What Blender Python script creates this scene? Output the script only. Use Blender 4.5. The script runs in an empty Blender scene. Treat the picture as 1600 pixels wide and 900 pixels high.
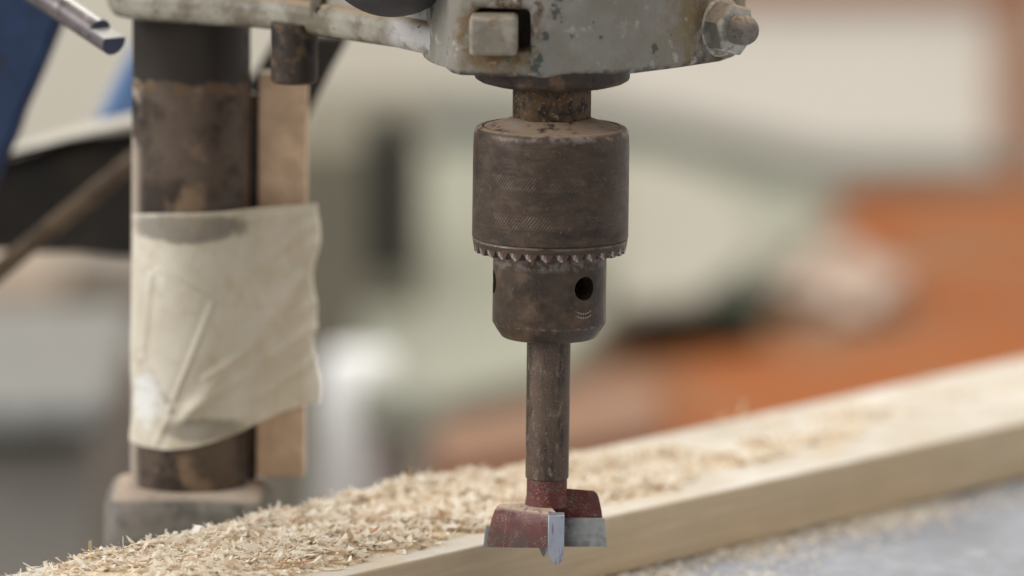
import bpy, bmesh, math, random
import numpy as np
from mathutils import Vector, Matrix
R = math.radians
S = 0.001                                    # everything below is written in millimetres
scene = bpy.context.scene
COL = scene.collection
random.seed(7)
rng = np.random.default_rng(11)

# ------------------------------------------------------------------ camera
HFOV, ELEV, ROLL, MMW = 8.0, 9.0, 0.70, 295.0
DIST = MMW / 2 / math.tan(R(HFOV / 2))
PXM = MMW / 1600
_e = R(ELEV)
CF = Vector((0, math.cos(_e), -math.sin(_e)))
_r, _u = Vector((1, 0, 0)), Vector((0, math.sin(_e), math.cos(_e)))
CR = _r * math.cos(R(ROLL)) + _u * math.sin(R(ROLL))
CU = _u * math.cos(R(ROLL)) - _r * math.sin(R(ROLL))
CC = Vector(((800 - 858.5) * PXM, 0, 418 * PXM / math.cos(_e))) - CF * DIST
FPX = 800 / math.tan(R(HFOV / 2))
cam_d = bpy.data.cameras.new('camera')
cam = bpy.data.objects.new('camera', cam_d)
COL.objects.link(cam)
cam_d.sensor_width = 36
cam_d.lens = 18 / math.tan(R(HFOV / 2))
cam_d.clip_start, cam_d.clip_end = 0.05, 50
m = Matrix((CR, CU, -CF)).transposed().to_4x4()
m.translation = CC * S
cam.matrix_world = m
cam_d.dof.use_dof = True
cam_d.dof.focus_distance = (DIST - 6) * S
cam_d.dof.aperture_fstop = cam_d.lens / 45.0  # 45 mm wide opening
scene.camera = cam

# ------------------------------------------------------------------ light
world = bpy.data.worlds.new('World')
scene.world = world
world.use_nodes = True
bg = world.node_tree.nodes['Background']
bg.inputs[0].default_value = (1.0, 0.98, 0.95, 1)
bg.inputs[1].default_value = 0.50

def area(name, loc, target, size, sy, watts, col):
    d = bpy.data.lights.new(name, 'AREA')
    d.shape = 'RECTANGLE'; d.size = size; d.size_y = sy; d.energy = watts; d.color = col
    o = bpy.data.objects.new(name, d); COL.objects.link(o)
    o.location = loc
    o.rotation_euler = (Vector(target) - Vector(loc)).to_track_quat('-Z', 'Y').to_euler()
area('ceiling_light', (0.3, 1.1, 2.3), (0.1, 0.8, 0), 2.8, 1.9, 54, (1.0, 0.97, 0.925))
area('window_light', (-2.2, -0.6, 1.2), (0, 0.2, 0.05), 1.6, 1.2, 44, (0.98, 0.99, 1.0))

scene.view_settings.view_transform = 'Standard'
scene.view_settings.look = 'None'
scene.view_settings.exposure = 0.18
scene.view_settings.gamma = 1.0
scene.render.engine = 'CYCLES'
scene.cycles.use_denoising = True
scene.cycles.max_bounces = 8

# ------------------------------------------------------------------ geometry of the view: photo pixel + one known coordinate -> point in mm
def ray(x, y): return CF + CR * ((x - 800) / FPX) - CU * ((y - 450) / FPX)
def onz(x, y, z): d = ray(x, y); return CC + d * ((z - CC.z) / d.z)
def ony(x, y, Y): d = ray(x, y); return CC + d * ((Y - CC.y) / d.y)
def proj(p):
    v = Vector(p) - CC; w = v.dot(CF)
    return 800 + FPX * v.dot(CR) / w, 450 - FPX * v.dot(CU) / w
def zax(y):                                   # height on the spindle axis that shows at photo row y
    a, b = -100., 300.
    for _ in range(40):
        c = (a + b) / 2
        if proj((0, 0, c))[1] > y: a = c
        else: b = c
    return a
def kx(Y): return PXM * (DIST + Y) / DIST     # mm per photo pixel at depth Y

# ------------------------------------------------------------------ materials
def rgb(r, g, b, k=1.0):
    f = lambda v: (v / 255 / 12.92 if v / 255 <= .04045 else ((v / 255 + .055) / 1.055) ** 2.4) * k
    return (f(r), f(g), f(b), 1)

ORG = None
class NT:
    def __init__(self, name):
        self.m = bpy.data.materials.new(name); self.m.use_nodes = True
        self.t = self.m.node_tree; self.n = self.t.nodes
        self.b = self.n['Principled BSDF']
        self.co = self.n.new('ShaderNodeTexCoord').outputs['Object']
        self.mm = self.vm('SCALE', self.co, 1000.)
        if ORG is not None: self.mm = self.vm('ADD', self.mm, tuple(ORG))   # parts of one thing share its place in mm
    def vm(self, op, a, s):
        v = self.n.new('ShaderNodeVectorMath'); v.operation = op
        self.t.links.new(a, v.inputs[0])
        if op == 'SCALE': v.inputs['Scale'].default_value = s
        elif isinstance(s, (tuple, list)): v.inputs[1].default_value = s
        else: self.t.links.new(s, v.inputs[1])
        return v.outputs['Value' if op in ('DISTANCE', 'LENGTH') else 'Vector']
    def ma(self, op, a, b=None, c=None):
        v = self.n.new('ShaderNodeMath'); v.operation = op
        for i, q in enumerate((a, b, c)):
            if q is None: continue
            if isinstance(q, (int, float)): v.inputs[i].default_value = q
            else: self.t.links.new(q, v.inputs[i])
        return v.outputs[0]
    def rng(self, v, lo, hi, smooth=True):
        r = self.n.new('ShaderNodeMapRange')
        if smooth: r.interpolation_type = 'SMOOTHSTEP'
        flip = lo > hi
        r.inputs[1].default_value, r.inputs[2].default_value = (hi, lo) if flip else (lo, hi)
        r.inputs[3].default_value, r.inputs[4].default_value = (1, 0) if flip else (0, 1)
        self.t.links.new(v, r.inputs[0]); return r.outputs[0]
    def noise(self, scale, detail=4, rough=.6, vec=None, stretch=None, off=0, dist=0):
        v = vec or self.mm
        if stretch: v = self.vm('MULTIPLY', v, stretch)
        if off: v = self.vm('ADD', v, (off, off * 1.7, -off))
        t = self.n.new('ShaderNodeTexNoise'); t.inputs['Scale'].default_value = scale
        t.inputs['Detail'].default_value = detail; t.inputs['Roughness'].default_value = rough
        t.inputs['Distortion'].default_value = dist
        self.t.links.new(v, t.inputs['Vector']); return t.outputs['Fac']
    def xyz(self, vec=None):
        s = self.n.new('ShaderNodeSeparateXYZ'); self.t.links.new(vec or self.mm, s.inputs[0]); return s.outputs
    def nz(self):
        g = self.n.new('ShaderNodeNewGeometry')
        s = self.n.new('ShaderNodeSeparateXYZ'); self.t.links.new(g.outputs['Normal'], s.inputs[0]); return s.outputs[2]
    def mask(self, spec):
        out = None
        for q in spec:
            k = q[0]
            if k == 'noise':                     # scale, lo, hi, [stretch], [offset]
                v = self.rng(self.noise(q[1], 5, .62, stretch=q[4] if len(q) > 4 else None, off=q[5] if len(q) > 5 else 0), q[2], q[3])
            elif k == 'up': v = self.rng(self.nz(), q[1], q[2])
            elif k == 'ball':                    # centre, r_in, r_out: softened by noise
                d = self.vm('DISTANCE', self.mm, q[1])
                d = self.ma('ADD', d, self.ma('MULTIPLY', self.ma('SUBTRACT', self.noise(.25, 4), .5), q[3] * 1.1))
                v = self.rng(d, q[3], q[2])
            elif k == 'z':
                zz = self.ma('ADD', self.xyz()[2], self.ma('MULTIPLY', self.ma('SUBTRACT', self.noise(.3, 4), .5), q[3] if len(q) > 3 else 0.))
                v = self.rng(zz, q[1], q[2])
            elif k == 'x': v = self.rng(self.xyz()[0], q[1], q[2])
            elif k == 'y': v = self.rng(self.xyz()[1], q[1], q[2])
            elif k == 'k': v = self.ma('ADD', q[1], 0.)
            elif k == 'sock': v = q[1]
            out = v if out is None else self.ma('MULTIPLY', out, v)
        return out
    def mix(self, f, a, b):
        x = self.n.new('ShaderNodeMix'); x.data_type = 'RGBA'
        if isinstance(f, float): x.inputs[0].default_value = f
        else: self.t.links.new(f, x.inputs[0])
        for i, q in ((6, a), (7, b)):
            if isinstance(q, tuple): x.inputs[i].default_value = q
            else: self.t.links.new(q, x.inputs[i])
        return x.outputs[2]
    def bump(self, h, strength, dist, prev=None):
        b = self.n.new('ShaderNodeBump'); b.inputs['Strength'].default_value = strength
        b.inputs['Distance'].default_value = dist * S
        self.t.links.new(h, b.inputs['Height'])
        if prev is not None: self.t.links.new(prev, b.inputs['Normal'])
        return b.outputs[0]

def mat(name, base, layers=(), rough=.55, metal=0., bumps=(), spec=.4, var=.18, vscale=.12, hook=None):
    """base colour + (colour, mask, roughness, metallic) layers, cloudy variation, bump layers (scale, strength, distance mm, stretch)"""
    n = NT(name)
    c = base
    if var:
        dk = tuple(v * (1 - var) for v in base[:3]) + (1,); lt = tuple(min(1, v * (1 + var)) for v in base[:3]) + (1,)
        c = n.mix(n.rng(n.noise(vscale, 6, .65), .3, .7), dk, lt)
    rg, mt = rough, metal
    for L in layers:
        f = n.mask(L[1])
        c = n.mix(f, c, L[0])
        def mixv(cur, val):
            if isinstance(cur, float): cur = n.ma('ADD', cur, 0.)
            return n.ma('ADD', n.ma('MULTIPLY', cur, n.ma('SUBTRACT', 1., f)), n.ma('MULTIPLY', f, val))
        if len(L) > 2 and L[2] is not None: rg = mixv(rg, L[2])
        if len(L) > 3 and L[3] is not None: mt = mixv(mt, L[3])
    nrm = None
    for B in bumps:
        nrm = n.bump(n.noise(B[0], 5, .6, stretch=B[3] if len(B) > 3 else None), B[1], B[2], nrm)
    if hook: c, nrm = hook(n, c, nrm)
    if isinstance(c, tuple): n.b.inputs['Base Color'].default_value = c
    else: n.t.links.new(c, n.b.inputs['Base Color'])
    for key, v in (('Roughness', rg), ('Metallic', mt)):
        if isinstance(v, float): n.b.inputs[key].default_value = v
        else: n.t.links.new(v, n.b.inputs[key])
    n.b.inputs['Specular IOR Level'].default_value = spec
    if nrm is not None: n.t.links.new(nrm, n.b.inputs['Normal'])
    return n.m

DUST = rgb(168, 146, 120)
M = {}

# ------------------------------------------------------------------ mesh helpers (all in mm, world position minus the thing's base)
def setp(o, label, cat, group=None, kind=None):
    if label: o['label'] = label
    if cat: o['category'] = cat
    if group: o['group'] = group
    if kind: o['kind'] = kind
    return o
def empty(name, loc, label, cat, group=None):
    o = bpy.data.objects.new(name, None); COL.objects.link(o)
    o.location = Vector(loc) * S; o.empty_display_size = .01
    setp(o, label, cat, group); o['_b'] = [float(v) for v in loc]
    return o
def base_of(o):
    while o is not None:
        if '_b' in o: return Vector(o['_b'])
        o = o.parent
    return Vector((0, 0, 0))
def link(name, me, material, parent=None, smooth=40, bevel=0, seg=3, bangle=35):
    o = bpy.data.objects.new(name, me); COL.objects.link(o)
    if material is not None: me.materials.append(material)
    if parent is not None: o.parent = parent
    if smooth: me.shade_smooth(); me.set_sharp_from_angle(angle=R(smooth))
    if bevel:
        b = o.modifiers.new('bevel', 'BEVEL'); b.width = bevel * S; b.segments = seg
        b.limit_method = 'ANGLE'; b.angle_limit = R(bangle); b.harden_normals = False
        me.shade_smooth(); me.set_sharp_from_angle(angle=R(80))
    return o
def mesh(name, verts, faces, parent=None, base=None):
    b = base if base is not None else base_of(parent)
    me = bpy.data.meshes.new(name)
    me.from_pydata([tuple((Vector(v) - b) * S) for v in verts], [], faces)
    bm = bmesh.new(); bm.from_mesh(me); bmesh.ops.recalc_face_normals(bm, faces=bm.faces); bm.to_mesh(me); bm.free()
    return me
def single(name, verts, faces, material, label, cat, group=None, kind=None, **kw):
    """a thing that is one mesh: origin at the middle of its underside"""
    vs = [Vector(v) for v in verts]
    b = Vector((sum(v.x for v in vs) / len(vs), sum(v.y for v in vs) / len(vs), min(v.z for v in vs)))
    o = link(name, mesh(name, vs, faces, base=b), material, **kw)
    o.location = b * S
    return setp(o, label, cat, group, kind)
def lathe(profile, n=96, axis=(0, 0), a0=0., a1=2 * math.pi):
    full = abs(a1 - a0 - 2 * math.pi) < 1e-6
    vs, fs = [], []
    cnt = n if full else n + 1
    for i in range(cnt):
        a = a0 + (a1 - a0) * i / n
        for r, z in profile: vs.append((axis[0] + r * math.cos(a), axis[1] + r * math.sin(a), z))
    k = len(profile)
    for i in range(n):
        j = (i + 1) % cnt
        for q in range(k - 1):
            fs.append((i * k + q, j * k + q, j * k + q + 1, i * k + q + 1))
    if full:
        if profile[0][0] > 1e-6: fs.append(tuple(i * k for i in range(n)))
        if profile[-1][0] > 1e-6: fs.append(tuple(i * k + k - 1 for i in range(n)))
    return vs, fs
def prism(outline, z0, z1):
    n = len(outline)
    vs = [(p[0], p[1], z0) for p in outline] + [(p[0], p[1], z1) for p in outline]
    fs = [tuple(range(n)), tuple(range(n, 2 * n))] + [(i, (i + 1) % n, n + (i + 1) % n, n + i) for i in range(n)]
    return vs, fs
def hexa(c8): return c8, [(0, 1, 2, 3), (4, 5, 6, 7), (0, 1, 5, 4), (1, 2, 6, 5), (2, 3, 7, 6), (3, 0, 4, 7)]
def box(x0, x1, y0, y1, z0, z1):
    return hexa([(x0, y0, z0), (x1, y0, z0), (x1, y1, z0), (x0, y1, z0), (x0, y0, z1), (x1, y0, z1), (x1, y1, z1), (x0, y1, z1)])
def rod(p, q, r0, r1=None, n=32, rings=None):
    """cylinder/cone from p to q; rings = list of (t mm along, radius)"""
    p, q = Vector(p), Vector(q); d = (q - p); L = d.length; d.normalize()
    u = d.orthogonal().normalized(); v = d.cross(u)
    rings = rings or [(0, r0), (L, r1 if r1 is not None else r0)]
    vs, fs = [], []
    for t, r in rings:
        for i in range(n):
            a = 2 * math.pi * i / n
            vs.append(tuple(p + d * t + (u * math.cos(a) + v * math.sin(a)) * r))
    for k in range(len(rings) - 1):
        for i in range(n):
            j = (i + 1) % n
            fs.append((k * n + i, k * n + j, (k + 1) * n + j, (k + 1) * n + i))
    fs.append(tuple(range(n))); fs.append(tuple(range((len(rings) - 1) * n, len(rings) * n)))
    return vs, fs
def cut(o, cutters):
    """boolean difference, applied"""
    for vs, fs in cutters:
        cm = mesh('cutter', vs, fs, base=base_of(o.parent) if o.parent else Vector(o.location) / S)
        co = bpy.data.objects.new('cutter', cm); COL.objects.link(co)
        co.parent = o.parent
        if o.parent is None: co.location = o.location
        bo = o.modifiers.new('cut', 'BOOLEAN'); bo.operation = 'DIFFERENCE'; bo.solver = 'EXACT'; bo.object = co
        bpy.context.view_layer.update()
        dg = bpy.context.evaluated_depsgraph_get()
        new = bpy.data.meshes.new_from_object(o.evaluated_get(dg))
        o.modifiers.clear(); old = o.data; o.data = new; new.name = old.name
        bpy.data.objects.remove(co); bpy.data.meshes.remove(cm); bpy.data.meshes.remove(old)
    o.data.shade_smooth(); o.data.set_sharp_from_angle(angle=R(35))

# ------------------------------------------------------------------ materials, with the heights they refer to
colax = ony(298, 300, 104); CX, CY, CRAD = colax.x, 104., 92 * kx(104)
ZT, PH = 0.0, 19.2                             # top of the plank (level with the bit's tip) and its thickness
ZTB = ZT - PH
ORG = Vector((CX, CY, ZTB))                    # the drill press stands here
# ---- painted grey casting, worn
zhb = ony(846, 123, -24).z                    # underside of the head casting
wc = ony(785, 55, -24)
lug = ony(1125, 45, -8)
RUST = rgb(122, 84, 48); RUSTD = rgb(74, 54, 38); GREYP = rgb(136, 132, 124)
M['casting'] = mat('worn_grey_paint', GREYP, [
    (rgb(128, 122, 110), [('noise', .07, .42, .66)]),
    (rgb(116, 100, 74), [('ball', tuple(wc + Vector((-4, 0, -2))), 6., 17.), ('noise', .22, .3, .56)], .8),
    (rgb(112, 80, 46), [('ball', tuple(wc + Vector((-1, 0, 0))), 6., 14.), ('noise', .3, .43, .62, None, 9)], .85),
    (rgb(84, 68, 52), [('ball', tuple(wc + Vector((4, 0, 8))), 5., 13.), ('noise', .25, .45, .62, None, 19)], .85),
    (rgb(122, 106, 78), [('x', lug.x - 22, lug.x - 8), ('noise', .14, .34, .6, None, 3)], .8),
    (rgb(88, 72, 54), [('x', lug.x - 13, lug.x - 2), ('noise', .2, .42, .64, None, 5)], .85),
    (rgb(76, 80, 74), [('noise', .11, .62, .66, None, 21)], .6),
    (rgb(92, 90, 84), [('noise', .3, .67, .71, None, 4)], .6),
    (rgb(160, 156, 148), [('noise', .14, .58, .68, None, 40)], .6),
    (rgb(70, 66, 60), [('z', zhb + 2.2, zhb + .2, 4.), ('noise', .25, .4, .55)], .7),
    (DUST, [('up', .5, .95), ('noise', .2, .3, .5)], .95)],
    rough=.62, bumps=[(.5, .35, .5), (2.2, .25, .2), (.12, .3, .8)], var=.1)
M['arm'] = mat('worn_grey_arm_paint', rgb(150, 144, 130), [
    (rgb(110, 101, 84), [('noise', .08, .42, .62, None, 2)]),
    (rgb(70, 64, 55), [('z', zhb + 4.5, zhb + 2., 6.), ('noise', .3, .4, .6)], .8),
    (rgb(176, 172, 168), [('x', ony(590, 62, 12).x, ony(622, 62, 12).x), ('noise', .12, .3, .5, None, 12)], .55),
    (rgb(60, 58, 52), [('noise', .3, .64, .68, None, 4)], .7),
    (DUST, [('up', .45, .9), ('noise', .2, .3, .5)], .95)],
    rough=.5, bumps=[(.5, .35, .5), (2.2, .25, .2)], var=.1)
M['key'] = mat('dusty_steel_key', rgb(134, 125, 110), [
    (rgb(156, 148, 134), [('noise', .18, .45, .65)]), (RUST, [('noise', .25, .56, .7, None, 7)], .85)],
    rough=.6, bumps=[(.9, .25, .2)], metal=.1)
M['zinc'] = mat('dull_zinc_plating', rgb(178, 175, 165), [
    (rgb(136, 132, 122), [('noise', .35, .48, .66)], .6, .4), (rgb(120, 98, 68), [('noise', .5, .66, .76, None, 4)], .85, 0.),
    (DUST, [('up', .2, .9), ('noise', .4, .3, .55)], .95, 0.)],
    rough=.38, metal=.75, bumps=[(1.2, .2, .12)])
M['stud'] = mat('dusty_bolt_end', rgb(132, 124, 116), [(rgb(106, 96, 88), [('noise', .5, .45, .65)]), (DUST, [('up', .1, .9), ('noise', .8, .35, .6)], .95)],
    rough=.8, bumps=[(2.5, .5, .25)])
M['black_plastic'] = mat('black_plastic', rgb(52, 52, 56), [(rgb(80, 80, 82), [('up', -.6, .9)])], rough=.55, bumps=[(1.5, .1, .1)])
M['dark_steel'] = mat('dark_oiled_steel', rgb(62, 52, 45), [
    (rgb(96, 76, 56), [('noise', .2, .5, .64)], .85, 0.), (rgb(38, 34, 31), [('noise', .12, .52, .66, None, 6)], .5)],
    rough=.5, metal=.35, bumps=[(1.2, .25, .2)])
M['grimy_brass'] = mat('grimy_spindle_steel', rgb(92, 72, 50), [
    (rgb(34, 29, 25), [('noise', .28, .42, .62)], .7, 0.), (rgb(140, 112, 78), [('noise', .9, .56, .68, None, 3)], .9, 0.)],
    rough=.6, metal=.3, bumps=[(1.6, .5, .3)])
zc_dark = ony(300, 140, CY - CRAD).z
def column_hook(n, c, nrm):
    # oily dark band at the head, worn brown steel below it, dusty left flank with the side light painted in
    z = n.ma('ADD', n.xyz()[2], n.ma('MULTIPLY', n.ma('SUBTRACT', n.noise(.12, 3), .5), 5.))
    c = n.mix(n.rng(z, zc_dark + .8, zc_dark + 2.2), c, rgb(55, 48, 42))
    ring = n.ma('MULTIPLY', n.rng(z, zc_dark - 2.2, zc_dark - 1), n.rng(z, zc_dark + 1.2, zc_dark + .2))
    ring = n.ma('MULTIPLY', ring, n.rng(n.noise(.1, 4, off=3), .42, .52))
    c = n.mix(ring, c, rgb(106, 84, 62))
    return c, nrm
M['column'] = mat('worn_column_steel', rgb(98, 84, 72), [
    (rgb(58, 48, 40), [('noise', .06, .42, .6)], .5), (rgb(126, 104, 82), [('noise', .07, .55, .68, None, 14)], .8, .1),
    (rgb(170, 156, 140), [('x', CX - CRAD * .76, CX - CRAD * .96), ('noise', .07, .36, .5, None, 5)], .9, 0.)],  # paler left edge: side-light highlight and dust put into the colour
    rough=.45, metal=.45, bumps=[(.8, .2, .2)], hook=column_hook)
M['socket'] = mat('dusty_grey_socket_paint', rgb(114, 108, 99), [
    (rgb(84, 82, 74), [('noise', .08, .5, .64)]), (rgb(132, 122, 112), [('noise', .07, .52, .7, None, 8)]),
    (rgb(182, 164, 146), [('up', .7, .98), ('noise', .3, .25, .45)], .95)], rough=.55, bumps=[(.5, .3, .4)])

# ---- chuck
ORG = None
CHZ = zax(526); ORG = Vector((0, 0, CHZ))
ZS0, ZS1 = zax(212), zax(371)
def knurl_hook(n, c, nrm):
    x, y, z = n.xyz()
    arc = n.ma('MULTIPLY', n.ma('ARCTAN2', y, x), 22.5)
    def band(zlo, zhi):
        return n.ma('MULTIPLY', n.rng(z, zlo - .4, zlo + .3), n.rng(z, zhi + .4, zhi - .3))
    def bands(q):
        return n.ma('ADD', band(zax(285 + q), zax(263 + q)), band(zax(344 + q), zax(322 + q)))
    d = n.ma('SINE', n.ma('MULTIPLY', n.ma('ADD', arc, n.ma('MULTIPLY', z, -.75)), 6.2))
    wear = n.ma('ADD', n.ma('MULTIPLY', n.rng(n.noise(.12, 5, .7, off=12, stretch=(1, 1, .6)), .38, .6), .75), .25)
    k = n.ma('MULTIPLY', n.ma('MULTIPLY', bands(0), wear), n.ma('MULTIPLY', n.ma('ADD', d, 1.), .5))
    c = n.mix(n.ma('MULTIPLY', n.rng(k, .45, .95), .2), c, rgb(146, 132, 118))
    nrm = n.bump(k, .4, .25, nrm)
    edge = n.ma('MULTIPLY', n.rng(z, zax(375.5), zax(373.5)), n.rng(z, zax(369.5), zax(371.5)))
    c = n.mix(n.ma('MULTIPLY', edge, n.rng(n.noise(.3, 4, off=8), .36, .66)), c, rgb(122, 113, 105))
    sh_ = n.ma('MULTIPLY', n.rng(z, zax(212), zax(203)), n.rng(n.noise(.16, 5, .7, off=33), .5, .62))
    c = n.mix(n.ma('MULTIPLY', sh_, .6), c, rgb(150, 138, 128))
    # turned rings round the sleeve, in faint paler and darker bands
    rings = n.noise(1., 6, .7, stretch=(.03, .03, .9), off=5)
    c = n.mix(n.ma('MULTIPLY', n.rng(rings, .55, .75), .55), c, rgb(118, 96, 78))
    c = n.mix(n.ma('MULTIPLY', n.rng(rings, .44, .3), .5), c, rgb(54, 45, 38))
    specks = n.rng(n.noise(1.6, 4, .7, off=31), .62, .70)
    c = n.mix(n.ma('MULTIPLY', specks, .6), c, rgb(150, 130, 110))
    cyl = n.n.new('ShaderNodeCombineXYZ'); n.t.links.new(arc, cyl.inputs[0]); n.t.links.new(z, cyl.inputs[1])
    scr = n.rng(n.noise(1., 5, .75, vec=cyl.outputs[0], stretch=(.12, 2.6, 1)), .60, .70)
    scr = n.ma('MULTIPLY', scr, n.rng(n.noise(.15, 3, off=50), .42, .6))
    c = n.mix(n.ma('MULTIPLY', scr, .55), c, rgb(148, 128, 108))
    nrm = n.bump(scr, .3, .1, nrm)
    return c, nrm
CHB = rgb(77, 64, 54)
M['sleeve'] = mat('rust_brown_chuck_steel', CHB, [
    (rgb(88, 73, 62), [('noise', .2, .44, .76, (1, 1, 2.2))], .6, .3), (rgb(58, 50, 45), [('noise', .10, .46, .72, (1, 1, 2.), 9)], .45),
    (rgb(108, 82, 60), [('noise', .6, .6, .74, None, 17)], .8, 0.),
    (rgb(150, 128, 106), [('up', .55, .95), ('noise', .25, .3, .48)], .95, 0.)],
    rough=.38, metal=.5, bumps=[(1.5, .3, .15), (.5, .2, .3)], hook=knurl_hook)
def body_hook(n, c, nrm):
    x, y, z = n.xyz()
    a = n.ma('ARCTAN2', y, x)
    # three little worn rings of lettering stamped under the key hole
    da = n.ma('ABSOLUTE', n.ma('SUBTRACT', a, R(-52)))
    m1 = n.rng(da, .20, .14)
    zz = n.ma('ADD', z, n.ma('MULTIPLY', n.ma('MULTIPLY', da, da), -26.))
    zone = n.ma('MULTIPLY', n.rng(zz, zax(489.5), zax(487.5)), n.rng(zz, zax(473), zax(475)))
    st = n.rng(n.ma('SINE', n.ma('MULTIPLY', zz, 5.2)), .1, .7)
    dots = n.rng(n.ma('SINE', n.ma('MULTIPLY', a, 120.)), -.8, .3)
    f = n.ma('MULTIPLY', n.ma('MULTIPLY', m1, zone), n.ma('MULTIPLY', st, dots))
    c = n.mix(n.ma('MULTIPLY', f, .75), c, rgb(185, 172, 150)); nrm = n.bump(f, .5, .2, nrm)
    specks = n.rng(n.noise(2.2, 2, .5, off=31), .68, .74)
    c = n.mix(n.ma('MULTIPLY', specks, .7), c, rgb(165, 146, 124))
    # bare edge along the lower chamfer and along the top under the teeth
    e1 = n.ma('MULTIPLY', n.rng(z, zax(506), zax(503.5)), n.rng(z, zax(499), zax(501.5)))
    e1 = n.ma('MULTIPLY', e1, n.rng(n.noise(.5, 5, .7, off=3), .48, .6))
    c = n.mix(n.ma('MULTIPLY', e1, .4), c, rgb(160, 146, 132))
    return c, nrm
M['chuck_body'] = mat('brown_chuck_body_steel', rgb(78, 66, 56), [
    (rgb(102, 82, 66), [('noise', .16, .46, .7)], .7, .15), (rgb(62, 54, 46), [('noise', .12, .46, .7, None, 9)], .45),
    (rgb(124, 112, 104), [('z', zax(416), zax(406), 3.), ('noise', .4, .4, .6)], .6, .2)],
    rough=.4, metal=.5, bumps=[(1.5, .3, .15), (.5, .2, .3), (1., .2, .15, (.08, .08, 1))], hook=body_hook)
M['tooth'] = mat('worn_tooth_steel', rgb(92, 76, 66), [(rgb(186, 178, 170), [('noise', .5, .52, .62)], .35, .6), (rgb(98, 68, 56), [('noise', .4, .52, .64, None, 5)], .8)],
    rough=.5, metal=.35, bumps=[(1.5, .3, .15)])

# ---- boring bit
ORG = None
def flecks(n, c, nrm):
    f = n.rng(n.noise(2.4, 3, .6, off=7), .60, .68)
    f = n.ma('MULTIPLY', f, n.rng(n.noise(.2, 3, off=4), .3, .6))
    c = n.mix(n.ma('MULTIPLY', f, .8), c, rgb(170, 152, 130)); return c, nrm
M['shank'] = mat('dusty_bit_shank_steel', rgb(95, 79, 68), [
    (rgb(66, 56, 48), [('noise', .25, .48, .64, (1, 1, .25))]), (rgb(128, 114, 98), [('noise', .5, .54, .7, (1, 1, .5), 6)], .85, 0.)],
    rough=.5, metal=.4, bumps=[(1.4, .35, .15)], hook=flecks)
def red_wear(n, c, nrm):
    st = n.rng(n.noise(1., 6, .7, stretch=(.35, .35, 1.6), off=15), .56, .66)
    c = n.mix(n.ma('MULTIPLY', st, .55), c, rgb(66, 50, 46))
    ch = n.rng(n.noise(.9, 5, .7, off=23), .63, .67)
    c = n.mix(n.ma('MULTIPLY', ch, .8), c, rgb(150, 138, 128))
    d = n.ma('MULTIPLY', n.rng(n.noise(3., 3, .6, off=2), .5, .66), n.rng(n.noise(.25, 3, off=9), .42, .62))
    c = n.mix(n.ma('MULTIPLY', d, .6), c, rgb(176, 152, 130))
    return c, n.bump(ch, .4, .12, nrm)
M['red'] = mat('scuffed_red_paint', rgb(96, 33, 31), [
    (rgb(92, 60, 54), [('noise', .16, .44, .66)], .8), (rgb(86, 70, 64), [('z', 11., 4., 5.), ('noise', .2, .34, .58)], .8),
    (rgb(190, 168, 148), [('up', .35, .7), ('noise', .6, .3, .5)], .97)], rough=.45, bumps=[(1.5, .3, .12), (.4, .2, .3)], hook=red_wear)
M['carbide_plain'] = mat('dull_carbide', rgb(150, 152, 146), rough=.5, metal=.4, var=.15)
M['carbide'] = mat('ground_carbide', rgb(176, 177, 173), [(rgb(134, 135, 131), [('noise', .14, .44, .64)], .45), (rgb(92, 90, 86), [('x', 12., 5.), ('noise', .2, .25, .5)], .6)],
    rough=.4, metal=.6, bumps=[(1.5, .1, .05)])
M['spur'] = mat('bright_ground_steel', rgb(176, 180, 190), [(rgb(120, 120, 122), [('noise', .5, .52, .68, (2.5, 1, .4))], .55), (rgb(212, 214, 218), [('noise', .9, .6, .7, (1, 1, .3), 6)], .3)], rough=.36, metal=.6, bumps=[(1.5, .2, .06, (.3, .3, 2))], var=.1)

# ---- wood
def grain(name, base, dark, ang, rough=.6, sc=.5, extra=()):
    n = NT(name)
    rot = n.n.new('ShaderNodeVectorRotate'); rot.rotation_type = 'Z_AXIS'; rot.inputs['Angle'].default_value = -ang
    n.t.links.new(n.mm, rot.inputs['Vector']); v = rot.outputs[0]
    g = n.noise(sc, 6, .62, vec=v, stretch=(.035, 1., 1.), dist=.6)
    fine = n.noise(sc * 5, 4, .6, vec=v, stretch=(.03, 1., 1.))
    c = n.mix(n.rng(g, .36, .68), dark, base)
    c = n.mix(n.ma('MULTIPLY', n.rng(fine, .5, .75), .15), c, dark)
    c = n.mix(n.ma('MULTIPLY', n.rng(n.noise(.06, 5), .42, .64), .3), c, tuple(x * .8 for x in base[:3]) + (1,))
    for L in extra: c = n.mix(n.mask(L[1]), c, L[0])
    n.t.links.new(c, n.b.inputs['Base Color']); n.b.inputs['Roughness'].default_value = rough
    n.b.inputs['Specular IOR Level'].default_value = .3
    n.t.links.new(n.bump(fine, .25, .12, n.bump(n.noise(1.2, 4), .2, .15)), n.b.inputs['Normal'])
    return n.m
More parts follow.
